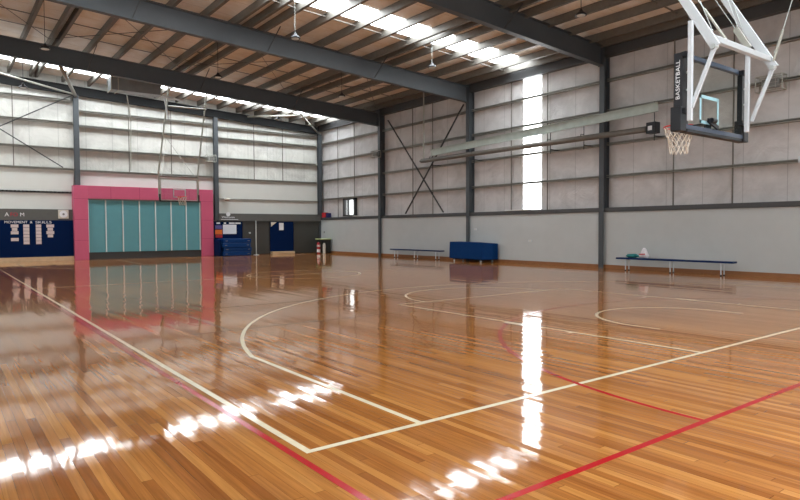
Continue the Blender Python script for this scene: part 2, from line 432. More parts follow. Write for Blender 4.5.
# fascia over the wall tops
struct('trim_2', box(nb(), 18.98, XR, YF, YB, 7.46, 7.98), M['steel_dark'])

# ------------------------------------------------------------------ steel frame
bayname = ['in the bay behind the near backboard', 'in the bay with the bright wall strip', 'in the cross-braced bay', 'in the corner bay with the small window']
edges = [6.25, 13.05, 19.9, 26.7, 33.25]
colpos = ['at the right edge of the hall nearest the camera', 'between the near backboard bay and the bright wall strip', 'standing behind the blue covered trolley', 'between the cross brace and the corner window bay']
rbot = {6.25: 7.2, 13.05: 7.13, 19.9: 7.0, 26.7: 6.88}
RAFN = ['nearest roof rafter crossing above the camera', 'deep dark roof rafter meeting the wall nearest the near backboard', 'deep blue-grey roof rafter crossing the middle of the ceiling', 'deep dark roof rafter just in front of the far skylight strip']
for i, y in enumerate(FRAMES):
    if i:
        bm = nb()
        t_ = 7.75
        box(bm, 18.86, 18.875, y-.1, y+.1, 0, t_); box(bm, 18.875, 19.17, y-.006, y+.006, 0, t_); box(bm, 19.17, 19.185, y-.1, y+.1, 0, t_)
        tag(obj('steel_column', bm, M['steel']), 'blue-grey steel wall column ' + colpos[i], 'column', 'steel columns along the right wall')
    # rafter
    bm = nb()
    bz = rbot[y]; dep = .68
    zx = lambda x: bz + dep + (18.9-x)*SL
    ibeam(bm, (XL+.07, y, zx(XL)), (18.84, y, zx(18.86)), .22, dep, .018, .014)
    # end plate and stiffeners
    bar(bm, (18.80, y, bz-.02), (18.80, y, zx(18.9)-.0), .22, .02, (1,0,0))
    r = obj('rafter', bm, M['steel']); tag(r, RAFN[i], 'rafter', 'deep steel rafters under the roof')
    # fly braces from the bottom flange up to a purlin
    if i:
        for xq in (4.9, 9.3, 13.8):
            b2 = nb(); bar(b2, (xq, y-.1, zx(xq)-dep+.03), (xq+.25, y-.62, roof_z(xq)-.2), .05, .012, (1,0,0))
            obj('fly_brace', b2, M['steel_dark'], r)
# end-wall rafter (shallower)
bm = nb(); ibeam(bm, (XL+.07, 33.2, 7.26+.42+(18.9+.75)*.052), (18.95, 33.2, 7.26+.42), .2, .42, .016, .012, )
tag(obj('rafter', bm, M['raker']), 'shallow dark rafter along the top of the far end wall', 'rafter', 'deep steel rafters under the roof')
# end-wall columns
for x, lab in ((5.55, 'at the left end of the pink frame'), (12.42, 'between the pink frame and the blue mats'), (18.95, 'in the far corner above the dark bin')):
    top = 7.26 + (18.9-x)*.052
    bm = nb(); y = 33.12; z0 = 0 if x > 15 else (1.95 if x > 6 else 3.63)
    box(bm, x-.11, x+.11, y-.07, y-.056, z0, top); box(bm, x-.006, x+.006, y-.056, y+.12, z0, top); box(bm, x-.11, x+.11, y+.12, y+.134, z0, top)
    tag(obj('steel_column', bm, M['steel']), 'slate grey steel column on the far end wall ' + lab, 'column', 'steel columns of the far end wall')

# purlins
PX = [-.5, .6, 1.7, 2.8, 3.9, 5.0, 6.12, 7.22, 8.2, 9.25, 10.35, 11.5, 12.6, 13.7, 14.8, 15.9, 17.0, 18.1, 18.75]
PX = [x for x in PX if x < 18.95]
extra = [3.66, 8.7, 14.1]
allp = sorted([(x, 0) for x in PX] + [(x, 1) for x in extra], key=lambda q: -q[0])
for k, (x, ex) in enumerate(allp):
    z = roof_z(x) - .132
    bm = nb(); cbeam(bm, (x, YF+.02, z), (x, YB-.02, z), .1, .25, (0,0,1), t=.008)
    o = obj('purlin', bm, M['galv_dull'])
    tag(o, '%s galvanised roof purlin out from the right-hand wall' % ordn(k) if k < 20 else '%s galvanised roof purlin out from the left wall' % ordn(len(allp)-1-k), 'purlin', 'purlins under the tan roof lining')
# eave purlin
# purlin bridging rods running with the slope
bl = [(9.9, 'above the near backboard'), (17.6, 'beside the middle skylight strip'), (22.35, 'on the near side of the roof cross bracing'), (24.4, 'on the far side of the roof cross bracing')]
for y, s in bl:
    bm = nb(); bar(bm, (XL+.1, y, roof_z(XL)-.12), (18.9, y, roof_z(18.9)-.12), .03, .03)
    tag(obj('bridging_rod', bm, M['galv_dull']), 'thin steel bridging bar between purlins ' + s, 'rod')
for y, s in ((20.5, 'close behind the middle rafter'), (26.1, 'close before the far dark rafter')):
    bm = nb(); tube(bm, (XL+.1, y, roof_z(XL)-.05), (18.9, y, roof_z(18.9)-.05), .012, 6)
    tag(obj('tie_wire', bm, M['steel_dark']), 'thin dark tie wire under the roof lining ' + s, 'wire')
# roof cross bracing rods in the bay between the middle and far rafters
nodes = [-.5, 3.6, 8.4, 13.3, 18.6]
for i in range(4):
    a, b = nodes[i], nodes[i+1]
    for sgn in (0, 1):
        x0, x1 = (a, b) if sgn == 0 else (b, a)
        bm = nb(); tube(bm, (x0, 20.0, roof_z(x0)-.22), (x1, 26.6, roof_z(x1)-.22), .011, 6)
        tag(obj('brace_rod', bm, M['steel_dark']), 'thin roof brace rod, %s panel from the right wall, running away to the %s' % (ordn(3-i), 'right' if sgn == 0 else 'left'), 'rod', 'diagonal rods of the roof bracing')

# girts on the right wall
for b in range(4):
    y0, y1 = (edges[b]+.11 if b else YF+.05), edges[b+1]-.11
    for k, z in enumerate((3.26, 4.40, 5.56, 6.64)):
        bm = nb(); cbeam(bm, (19.19, y0, z), (19.19, y1, z), .18, .085, (0,0,1), t=.008, lip=-1)
        tag(obj('girt', bm, M['galv']), '%s steel wall girt above the grey lining %s' % (ordn(k), bayname[b]), 'girt', 'steel girts on the right wall')
    for k, y in enumerate(((10.5, 8.65), (17.5, 15.62), (24.07, 22.53), (31.2, 29.42))[b]):
        bm = nb(); box(bm, 19.06, 19.085, y-.02, y+.02, 2.15, 7.47)
        tag(obj('girt_bridging', bm, M['galv_dull']), '%s thin vertical strap %s' % ('further' if k == 0 else 'nearer', bayname[b]), 'strap', 'vertical straps on the right wall')
# cross brace on the right wall
for p0, p1, s in (((18.96, 26.0, 7.1), (18.96, 21.65, 2.2), 'falling toward the camera'), ((19.0, 20.3, 7.0), (19.0, 24.6, 2.2), 'rising toward the camera')):
    bm = nb(); bar(bm, p0, p1, .012, .075, (1,0,0)); bar(bm, p0, p1, .05, .012, (1,0,0), (0,.03))
    tag(obj('cross_brace', bm, M['steel_dark']), 'diagonal steel angle brace on the right wall %s' % s, 'brace')

# girts and straps on the end wall
def end_girt(x0, x1, z, lab, m='galv', h=.1, d=.19):
    bm = nb(); cbeam(bm, (x0, 33.38, z), (x1, 33.38, z), d, h, (0,0,1), t=.008, lip=1)
    tag(obj('girt', bm, M[m]), lab, 'girt', 'steel girts on the far end wall')
for z, n in ((4.38, 'lowest'), (5.36, 'second'), (6.6, 'third'), (7.68, 'top')):
    end_girt(XL+.02, 5.42, z, '%s steel girt on the end wall left of the pink frame' % n, 'galv')
for z, n in ((4.34, 'lowest'), (5.38, 'second'), (6.5, 'third'), (7.22, 'top')):
    end_girt(5.68, 12.29, z, '%s steel girt on the end wall above the pink frame' % n, 'galv')
for z, n in ((4.28, 'lowest'), (5.4, 'second'), (6.5, 'third'), (7.1, 'top')):
    end_girt(12.55, 18.82, z, '%s steel girt on the end wall above the dark doors' % n, 'galv')
for x, z0, z1, s in ((2.95, 4.4, 8.1, 'left of the pink frame'), (7.95, 4.4, 7.8, 'above the left half of the pink frame'), (10.05, 4.4, 7.7, 'behind the far basketball goal'), (14.7, 4.3, 7.45, 'above the dark door'), (16.5, 4.3, 7.35, 'above the navy board with the white sheet')):
    bm = nb(); box(bm, x-.02, x+.02, 33.22, 33.24, z0, z1)
    tag(obj('girt_bridging', bm, M['galv_dull']), 'thin vertical steel strap on the end wall ' + s, 'strap', 'vertical straps on the end wall')
for p0, p1, s in (((5.45, 33.12, 7.95), (-.6, 33.12, 4.35), 'rising to the column'), ((4.95, 33.16, 4.45), (-.6, 33.16, 8.0), 'falling toward the pink frame')):
    bm = nb(); bar(bm, p0, p1, .012, .08, (0,1,0)); bar(bm, p0, p1, .05, .012, (0,1,0), (0,.03))
    tag(obj('cross_brace', bm, M['steel_dark']), 'diagonal steel brace on the left of the end wall %s' % s, 'brace')
# roof-plane knee tubes at the end wall
for p0, p1, s in (((5.55, 33.1, 7.9), (3.95, 26.85, 7.85), 'running forward from the column left of the pink portal'), ((5.5, 33.05, 7.95), (-.5, 30.6, 8.55), 'running left from the column left of the pink portal'), ((18.8, 33.0, 7.3), (16.3, 30.6, 7.85), 'running out from the far corner'), ((16.3, 30.6, 7.75), (14.2, 32.9, 7.8), 'lying level near the far corner')):
    bm = nb(); tube(bm, p0, p1, .075 if 'forward' in s else .045, 10)
    tag(obj('brace_tube', bm, M['galv' if 'forward' in s else 'tube'], smooth=True), 'pale brace tube ' + s, 'tube')

# end wall linings
struct('trim_3', box(nb(), XL, 5.4, 33.28, 33.4, 3.3, 4.34), M['panel_white'])
bm = nb(); box(bm, XL, 5.4, 33.24, 33.4, 3.24, 3.3); box(bm, XL, 5.4, 33.3, 33.4, 2.44, 3.24); box(bm, 3.0, 3.03, 33.28, 33.31, 2.44, 3.24)
struct('trim_4', bm, M['panel_white'])
struct('trim_5', box(nb(), 5.7, 12.3, 33.28, 33.4, 3.4, 4.32), M['panel_white'])
bm = nb(); box(bm, 12.5, 18.84, 33.28, 33.4, 3.17, 4.25); box(bm, 12.5, 18.84, 33.28, 33.4, 2.34, 3.14)
struct('trim_6', bm, M['panel_white'])
bm = nb(); box(bm, 12.5, 18.84, 33.22, 33.29, 3.13, 3.18)
struct('trim_7', bm, M['galv'])
struct('trim_8', box(nb(), 12.5, 18.9, 33.0, 33.4, 1.92, 2.34), M['band'])
bm = nb(); box(bm, XL, 5.38, 33.1, 33.4, 1.92, 2.44)
band = struct('trim_9', bm, M['band'], origin=(0,33.1,0)); band['_w'] = tuple(band.location)
struct('trim_10', box(nb(), XL, 5.38, 33.24, 33.29, 3.22, 3.3), M['steel_dark'])
struct('baseboard_back', box(nb(), XL, 5.38, 33.0, 33.4, 0, .2), M['timber'])
# doors (dark) at the right end
struct('trim_11', box(nb(), 12.25, 18.9, 33.12, 33.4, 0, 1.92), M['charcoal'])
d1 = struct('door_1', box(nb(), 13.9, 14.6, 33.07, 33.12, .02, 1.88), M['charcoal'])
bm = nb(); tube(bm, (14.3, 33.07, 1.25), (14.3, 33.0, 1.25), .05, 14); struct('door_handle', bm, M['alu'], d1)
d2 = struct('door_2', box(nb(), 14.72, 15.5, 33.07, 33.12, .02, 1.88), M['charcoal'])
d3 = struct('door_3', box(nb(), 17.1, 18.75, 33.07, 33.12, .02, 1.88), M['charcoal'])

# ------------------------------------------------------------------ pink portal with teal folding panels
st = thing('stage_surround', 'pink panelled portal around teal panels against the far end wall', 'stage front', (8.8, 32.9, 0))
px0, px1, ox0, ox1, ztop, zo = 5.31, 12.1, 5.93, 11.44, 3.6, 2.98
bm = nb()
box(bm, px0, ox0-.0, 32.78, 33.3, 0, ztop); obj('side_pier', bevel(bm, .01), M['pink'], st)
bm = nb(); box(bm, ox1, px1, 32.78, 33.3, 0, ztop); obj('side_pier', bevel(bm, .01), M['pink'], st)
bm = nb(); box(bm, ox0+.002, ox1-.002, 32.78, 33.3, zo, ztop); obj('lintel', bevel(bm, .01), M['pink'], st)
for z in (.95, 1.95, 2.95):
    obj('panel_joint', box(nb(), px0, ox0, 32.776, 32.782, z, z+.014), M['pink_seam'], st)
    obj('panel_joint', box(nb(), ox1, px1, 32.776, 32.782, z, z+.014), M['pink_seam'], st)
for x in (6.95, 8.3, 9.5, 10.8): obj('panel_joint', box(nb(), x, x+.014, 32.776, 32.782, zo, ztop), M['pink_seam'], st)
W7 = (ox1-ox0)/7
for k in range(7):
    x0 = ox0 + k*W7
    bm = nb(); box(bm, x0+.03, x0+W7-.03, 32.86, 32.92, .36, zo-.01); p = obj('teal_panel', bm, M['teal'], st)
    bm = nb(); box(bm, x0-.012, x0+.03, 32.84, 32.92, .36, zo-.01)
    obj('edge_trim', bm, M['trim_white'], p)
bm = nb(); box(bm, ox0+.002, ox1-.002, 32.86, 33.2, 0, .35); obj('kick_panel', bm, M['kick'], st)
bm = nb(); box(bm, ox0+.002, ox1-.002, 32.83, 32.93, .35, .36); obj('sill', bm, M['black_metal'], st)
bm = nb(); box(bm, ox0+.002, ox1-.002, 32.79, 32.835, zo-.07, zo-.0); obj('track', bm, M['band'], st)
bm = nb(); box(bm, ox1-.09, ox1-.03, 32.82, 32.858, .36, zo-.08); obj('jamb_post', bm, M['alu'], st)

# ------------------------------------------------------------------ navy felt display wall at the left
t = thing('display_board', 'long navy felt display board left of the pink portal', 'notice board', (2.3, 33.1, 0))
obj('board', box(nb(), XL+.02, 5.34, 33.02, 33.1, .2, 1.92), M['navy'], t)
for wd_, xc, ww in (('AL', 2.2, .22), ('MOVEMENT', 2.96, .9), ('&', 3.56, .1), ('SKILLS', 4.06, .66)):
    text('lettering', wd_, M['paper'], t, (xc, 33.01, 1.82), .16, FACE_MY, width=ww)
for x, n, zs, wd in ((2.9, 5, 1.72, .3), (3.36, 6, 1.72, .24), (3.85, 6, 1.72, .22), (4.33, 4, 1.72, .32)):
    for k in range(n):
        z = zs - k*.155; w = wd*(1 if k % 2 == 0 else .7) if x in (2.9, 4.33) else wd
        if x == 2.9 and k == 3: continue
        bm = nb(); box(bm, x-w/2, x+w/2, 33.008, 33.014, z-.14, z)
        o = obj('paper_card', bm, M['paper_pink'])
        nm = {2.9: 'leftmost', 3.36: 'second', 3.85: 'third', 4.33: 'rightmost'}[x]
        tag(o, '%s printed card from the top of the %s hanging card column on the navy board' % (ordn(k if not (x == 2.9 and k > 3) else k-1), nm), 'card', 'printed cards pinned on the navy board')
text('band_letter', 'A', M['paper'], band, (2.62, 33.09, 2.17), .26, FACE_MY)
text('band_letter', 'FO', M['red'], band, (2.9, 33.09, 2.17), .24, FACE_MY)
text('band_letter', 'M', M['paper'], band, (3.22, 33.09, 2.17), .24, FACE_MY)
# square white speaker / clock plate
t = thing('wall_clock', 'square white wall plate with a round pale dial above the navy board', 'clock', (4.9, 33.08, 2.0))
obj('plate', bevel(box(nb(), 4.68, 5.12, 33.04, 33.1, 2.0, 2.42), .01), M['beige'], t)
bm = nb(); tube(bm, (4.9, 33.04, 2.21), (4.9, 33.01, 2.21), .17, 24); obj('dial', bm, M['paper'], t)
bm = nb(); tube(bm, (4.9, 33.012, 2.21), (4.9, 33.005, 2.21), .05, 16); obj('hub', bm, M['grey_box'], t)

# ------------------------------------------------------------------ right part of the end wall
t = thing('notice_board', 'navy pin board with posters behind the stacked blue mats', 'notice board', (13.1, 33.1, 1.0))
obj('board', box(nb(), 12.26, 13.86, 33.04, 33.1, .3, 1.88), M['navy'], t)
for a, b in ((12.36, 12.56), (12.78, 12.9), (13.08, 13.4), (13.44, 13.75)): obj('header_strip', box(nb(), a, b, 33.02, 33.042, 1.76, 1.84), M['paper'], t)
for a, b, c, d, m, lab in ((12.28, 12.66, 1.48, 1.68, 'purple', 'small purple poster on the navy pin board'), (12.28, 12.68, 1.18, 1.44, 'orange', 'bright orange poster on the navy pin board'), (12.3, 12.68, 1.0, 1.16, 'red', 'small red notice under the orange poster')):
    tag(obj('poster', box(nb(), a, b, 33.02, 33.036, c, d), M[m]), lab, 'poster')
bm = nb(); box(bm, 12.72, 13.5, 33.018, 33.032, 1.2, 1.72); tag(obj('paper_sheet', bm, M['paper']), 'large white sheet of notes on the navy pin board', 'paper')
# sign on the dark band
t = thing('wall_sign', 'white emblem and lettering on the dark band above the pin board', 'sign', (13.0, 33.0, 2.0))
bm = nb(); lathe(bm, [(0, 0), (.12, .0), (.12, .02), (0, .02)], (0,0,0), 18); bmesh.ops.rotate(bm, verts=bm.verts[:], cent=(0,0,0), matrix=Matrix.Rotation(PI/2, 3, 'X')); bmesh.ops.translate(bm, verts=bm.verts[:], vec=(13.02, 32.995, 2.3)); obj('emblem', bm, M['paper'], t)
text('lettering', 'Welcome', M['paper'], t, (13.02, 32.985, 2.13), .16, FACE_MY, width=.75)
obj('underline', box(nb(), 12.6, 13.6, 32.985, 32.995, 1.99, 2.02), M['paper'], t)
# second navy board on a pale step
obj_b = thing('pin_board', 'upright navy pin board between the dark doors', 'notice board', (16.2, 33.08, .1))
obj('board', box(nb(), 15.56, 17.05, 33.02, 33.07, .152, 1.9), M['navy'], obj_b)
tag(obj('paper_sheet', box(nb(), 16.12, 16.4, 33.0, 33.016, 1.4, 1.82), M['paper']), 'upright white sheet on the navy board between the dark doors', 'paper')
bm = nb(); v = [bm.verts.new(p) for p in ((15.6, 33.0, 1.86), (15.95, 33.0, 1.86), (15.6, 33.0, 1.6), (15.6, 33.014, 1.86), (15.95, 33.014, 1.86), (15.6, 33.014, 1.6))]
for f in ((0,1,2), (3,5,4), (0,3,4,1), (1,4,5,2), (2,5,3,0)): bm.faces.new([v[i] for i in f])
tag(obj('paper_sheet', bm, M['beige']), 'grey torn corner sheet at the top left of the navy board between the dark doors', 'paper')
tag(obj('timber_step', bevel(box(nb(), 15.56, 17.0, 32.75, 33.02, 0, .15), .008), M['timber']), 'low pale timber step under the navy board between the dark doors', 'step')
# slim white pole
t = thing('net_post', 'slim pale upright post in front of the dark doors', 'post', (14.55, 32.3, 0))
bm = nb(); tube(bm, (14.35, 32.3, .04), (14.35, 32.3, 1.93), .03, 12); obj('pole', bm, M['alu'], t)
bm = nb(); lathe(bm, [(0,0), (.16,0), (.16,.03), (.05,.05), (0,.05)], (14.35, 32.3, 0), 18); obj('base', bm, M['alu'], t)
# stack of blue mats
for k in range(4):
    z0 = .01 + k*.235; o_ = (.0, .05, -.03, .02)[k]
    t = thing('gym_mat', 'blue vinyl gym mat, %s' % ['at the bottom of the stack', 'second from the bottom of the stack', 'third from the bottom of the stack', 'topmost of the stack'][k] + ' beside the pink portal', 'mat', (13.2, 32.4, z0), 'stacked blue gym mats')
    bm = nb(); box(bm, 12.32+o_, 13.92+o_, 32.0+o_*.5, 32.9, z0, z0+.225); obj('cover', bevel(bm, .03, 3), M['blue_vinyl'], t)
    bm = nb(); 
    for x in (12.45+o_, 13.7+o_): obj('carry_handle', box(nb(), x, x+.12, 31.985+o_*.5, 32.0+o_*.5, z0+.1, z0+.13), M['grey_box'], t)
t = thing('gym_mat', 'dark blue gym mat standing on edge between the pink portal and the mat stack', 'mat', (12.2, 32.5, 0))
obj('cover', bevel(box(nb(), 12.13, 12.25, 32.05, 33.0, 0, .92), .02, 2), M['navy'], t)

# round cameras etc. on the walls
t = thing('wall_fixture', 'small round beige fixture on the pale wall above the pin board', 'fixture', (12.97, 33.22, 3.1))
bm = nb(); lathe(bm, [(0,.0), (.11,0), (.17,.06), (.16,.15), (0,.17)], (13.0, 33.05, 3.04), 18); obj('dome', bm, M['beige'], t, smooth=True)
obj('bracket', box(nb(), 12.93, 13.01, 33.1, 33.28, 3.1, 3.14), M['beige'], t)

def cage(name, label, c, sx, sy, sz, mesh_m):
    """wire guard around a small speaker; extents sx, sy, sz about c"""
    t = thing(name, label, 'speaker', (c[0], c[1], c[2]-sz/2))
    bm = nb(); r = .014
    X = (c[0]-sx/2, c[0]+sx/2); Y = (c[1]-sy/2, c[1]+sy/2); Z = (c[2]-sz/2, c[2]+sz/2)
    for a in Y:
        for b in Z: tube(bm, (X[0], a, b), (X[1], a, b), r, 6)
    for a in X:
        for b in Z: tube(bm, (a, Y[0], b), (a, Y[1], b), r, 6)
        for b in Y: tube(bm, (a, b, Z[0]), (a, b, Z[1]), r, 6)
    nx = 4
    for k in range(1, nx):
        f = k/nx
        if sx >= sy:
            x = X[0]+f*sx; tube(bm, (x, Y[0], Z[0]), (x, Y[0], Z[1]), .006, 5)
        else:
            y = Y[0]+f*sy; tube(bm, (X[0], y, Z[0]), (X[0], y, Z[1]), .006, 5)
        z = Z[0]+f*sz
        if sx >= sy: tube(bm, (X[0], Y[0], z), (X[1], Y[0], z), .006, 5)
        else: tube(bm, (X[0], Y[0], z), (X[0], Y[1], z), .006, 5)
    obj('wire_guard', bm, mesh_m, t)
    obj('speaker_box', bevel(box(nb(), c[0]-sx*.3, c[0]+sx*.3, c[1]-sy*.3, c[1]+sy*.3, c[2]-sz*.3, c[2]+sz*.3), .01), M['grey_box'], t)
    return t
cage('caged_speaker', 'wire-caged grey box beside the column at the right end of the pink portal', (12.1, 33.05, 5.33), .5, .3, .36, M['tube'])
cage('caged_speaker', 'wire-caged grey box on the column left of the wall cross brace', (18.7, 26.75, 5.4), .25, .55, .34, M['galv'])
cage('caged_speaker', 'wire-caged box high on the right wall right of the near backboard', (18.98, 7.6, 5.5), .28, .7, .42, M['tube'])
tag(obj('wall_box', bevel(box(nb(), 18.98, 19.08, 6.76, 6.88, 3.2, 3.38), .01), M['white']), 'small white box on the right wall at the far right edge of the photo', 'box')

# ledge items on the right wall rail
for y0, y1, s in ((16.35, 17.75, 'at the foot of the bright wall strip'), (28.1, 29.4, 'beside the small corner window')):
    t = thing('strip_light', 'white strip light fitting on the wall ledge ' + s, 'light', (19.0, (y0+y1)/2, 2.15))
    obj('casing', bevel(box(nb(), 18.92, 19.0, y0, y1, 2.152, 2.2), .008), M['white'], t)
    obj('diffuser', bevel(box(nb(), 18.9, 18.92, y0+.03, y1-.03, 2.156, 2.196), .006), M['bulb'], t)
tag(obj('storage_box', bevel(box(nb(), 18.93, 19.13, 32.45, 32.9, 2.152, 2.46), .01), M['red']), 'small red box on the wall ledge in the far corner', 'box')
tag(obj('storage_box', bevel(box(nb(), 18.93, 19.13, 32.12, 32.38, 2.152, 2.42), .01), M['dark_blue']), 'small dark blue box on the wall ledge next to the red box', 'box')
for y, z, s in ((19.52, 1.4, 'above the blue covered trolley'), (16.4, .93, 'low on the grey lining right of the trolley')):
    t = thing('power_outlet', 'small white power outlet ' + s, 'outlet', (18.96, y, z))
    obj('plate', bevel(box(nb(), 18.955, 18.97, y-.08, y+.08, z-.04, z+.04), .004), M['white'], t)
    obj('socket', box(nb(), 18.95, 18.955, y-.05, y+.05, z-.02, z+.02), M['beige'], t)
tag(obj('light_switch', bevel(box(nb(), 18.95, 18.97, 32.62, 32.72, 1.2, 1.32), .004), M['grey_box']), 'small grey switch on the lining above the dark bin', 'switch')

# bin in the corner
t = thing('storage_bin', 'dark green-black bin with a pale green lid in the far corner', 'bin', (18.3, 32.0, 0))
bm = nb(); v = []
for z, s in ((.02, .0), (.82, .03)):
    for x, y in ((18.22-s, 31.75-s), (18.86+s*.5, 31.75-s), (18.86+s*.5, 32.35+s), (18.22-s, 32.35+s)): v.append(bm.verts.new((x, y, z)))
for f in ((3,2,1,0), (4,5,6,7), (0,1,5,4), (1,2,6,5), (2,3,7,6), (3,0,4,7)): bm.faces.new([v[i] for i in f])
obj('body', bevel(bm, .02), M['dark_bin'], t)
obj('lid', bevel(box(nb(), 18.17, 18.88, 31.7, 32.4, .82, .88), .02), M['lime'], t)
t = thing('fire_extinguisher', 'red extinguisher with a white band standing at the left of the dark bin', 'extinguisher', (18.06, 31.8, 0))
bm = nb(); lathe(bm, [(0,0), (.09,0), (.1,.02), (.1,.56), (.07,.64), (.03,.67), (0,.67)], (18.06, 31.8, .0), 16); obj('cylinder', bm, M['red'], t, smooth=True)
bm = nb(); lathe(bm, [(.102,.08), (.106,.08), (.106,.26), (.102,.26)], (18.06, 31.8, 0), 16); obj('label_band', bm, M['paper'], t)
bm = nb(); lathe(bm, [(.102,.4), (.106,.4), (.106,.52), (.102,.52)], (18.06, 31.8, 0), 16); obj('label_band', bm, M['paper_pink'], t)
bm = nb(); box(bm, 18.03, 18.09, 31.69, 31.83, .67, .72); obj('valve', bm, M['black_metal'], t)
t = thing('fire_extinguisher', 'cream bottle-shaped extinguisher in front of the dark bin', 'extinguisher', (18.33, 31.6, 0))
bm = nb(); lathe(bm, [(0,0), (.08,0), (.085,.02), (.085,.5), (.06,.58), (.025,.62), (0,.62)], (18.33, 31.6, .0), 16); obj('cylinder', bm, M['beige'], t, smooth=True)
bm = nb(); box(bm, 18.3, 18.36, 31.5, 31.62, .62, .66); obj('valve', bm, M['black_metal'], t)

# ------------------------------------------------------------------ benches
def bench(y0, y1, x0, x1, h, label):
    t = thing('gym_bench', label, 'bench', ((x0+x1)/2, (y0+y1)/2, 0), 'low benches along the right wall')
    obj('seat', bevel(box(nb(), x0, x1, y0, y1, h-.055, h), .01, 2), M['bench_blue'], t)
    n = 3
    for k in range(n):
        y = y0 + .35 + (y1-y0-.7)*k/(n-1)
        for s in (0, 1):
            x = x0+.04 if s == 0 else x1-.04
            bm = nb(); tube(bm, (x, y-.0, .025), (x, y, h-.055), .018, 8); l = obj('leg', bm, M['white'], t)
            bm = nb(); lathe(bm, [(0,0), (.026,0), (.026,.03), (0,.03)], (x, y, 0), 10); obj('rubber_foot', bm, M['black'], l)
        bm = nb(); bar(bm, (x0+.04, y, h-.075), (x1-.04, y, h-.075), .03, .03); obj('cross_bar', bm, M['white'], t)
    return t
b1 = bench(8.32, 12.16, 18.42, 18.7, .43, 'long low blue bench on the right wall carrying the white bag')
b2 = bench(21.3, 25.2, 18.45, 18.73, .43, 'long low blue bench at the right wall left of the covered trolley')
# bag and teal cloth on the bench
def lumpy(c, sx, sy, sz, seed, peak=0.):
    bm = nb(); bmesh.ops.create_icosphere(bm, subdivisions=3, radius=1); rnd = random.Random(seed)
    ph = [rnd.uniform(0, 6) for _ in range(6)]
    for v in bm.verts:
        p = v.co.copy(); k = 1 + .12*math.sin(5*p.x+ph[0]) + .1*math.sin(7*p.y+ph[1]) + .1*math.sin(6*p.z+ph[2]) + .06*math.sin(13*p.x+9*p.z+ph[3])
        z = p.z*k; f = 1 - peak*max(0, (z+1)/2)
        v.co = Vector((c[0]+p.x*k*sx*f, c[1]+p.y*k*sy*f, c[2]+sz+max(z, -1)*sz))
    zmin = c[2]
    for v in bm.verts: v.co.z = max(v.co.z, zmin)
    return bm
tag(obj('cloth', lumpy((18.55, 11.6, .432), .11, .24, .06, 3), M['teal_cloth'], smooth=True), 'teal cloth bundled on the bench left of the white bag', 'cloth')
t = thing('plastic_bag', 'crumpled white bag with a red mark on the blue bench', 'bag', (18.56, 11.5, .43))
obj('bag_body', lumpy((18.56, 11.18, .432), .11, .22, .17, 5, .75), M['bag_white'], t, smooth=True)
bm = nb(); bar(bm, (18.452, 11.1, .57), (18.452, 11.3, .56), .02, .035); obj('printed_mark', bm, M['red'], t)

# ------------------------------------------------------------------ covered trolley
t = thing('mat_trolley', 'large blue covered mat trolley against the right wall', 'trolley', (18.5, 19.6, 0))
bm = nb(); v = []
prof = [(18.15, 20.34), (18.15, 18.3), (18.55, 18.02), (18.84, 18.02), (18.84, 20.34)]
lo = [bm.verts.new((x, y, .13)) for x, y in prof]; hi = [bm.verts.new((x + (.03 if x < 18.5 else 0), y, .86 if y > 18.1 else .8)) for x, y in prof]
bm.faces.new(lo[::-1]); bm.faces.new(hi)
for i in range(5): bm.faces.new((lo[i], lo[(i+1)%5], hi[(i+1)%5], hi[i]))
obj('cover', bevel(bm, .025, 3), M['blue_cover'], t)
obj('deck', box(nb(), 18.25, 18.8, 18.35, 20.2, .09, .13), M['black_metal'], t)
for x, y in ((18.24, 18.45), (18.24, 20.1), (18.78, 18.3), (18.78, 20.1)):
    bm = nb(); tube(bm, (x-.015, y, .045), (x+.015, y, .045), .045, 14); w = obj('castor', bm, M['white'], t)
    obj('fork', box(nb(), x-.022, x+.022, y-.02, y+.02, .05, .1), M['alu'], w)

# ------------------------------------------------------------------ hanging high-bay lamps
def lamp(x, y, z, label, white=False):
    t = thing('high_bay_lamp', label, 'lamp', (x, y, z), 'high bay lamps hanging from the roof')
    bm = nb(); tube(bm, (x, y, z+.16), (x, y, roof_z(x)-.005), .009, 6); obj('suspension_rod', bm, M['alu' if white else 'black_metal'], t)
    bm = nb(); lathe(bm, [(0,.17), (.035,.17), (.055,.12), (.07,.1), (.14,.05), (.155,.02), (.155,.0), (.13,.0), (0,.02)], (x, y, z), 24); obj('housing', bm, M['black_metal'], t, smooth=True)
    bm = nb(); lathe(bm, [(0,-.012), (.11,-.012), (.118,.004), (0,.004)], (x, y, z), 20); obj('lens', bm, M['bulb'], t)
    return t
LZ = 7.15
for x, y, lab, w in ((8.75, 16.7, 'round lamp on a pale rod before the middle rafter, left of the skylight', True),
                     (14.2, 16.8, 'round lamp on a white rod under the right end of the bright skylight', True),
                     (14.0, 10.35, 'dark round lamp at the top right near the wall', False),
                     (8.6, 22.6, 'dark round lamp hanging against the far rafter near the centre left', False),
                     (14.1, 22.7, 'dark round lamp hanging before the right part of the far rafter', False),
                     (2.9, 22.3, 'dark round lamp at the left hanging against the far rafter', False),
                     (2.95, 28.8, 'dark round lamp at the far left above the end wall girts', False),
                     (14.4, 29.4, 'small dark round lamp hanging near the top of the end wall', False)):
    lamp(x, y, LZ, lab, w)

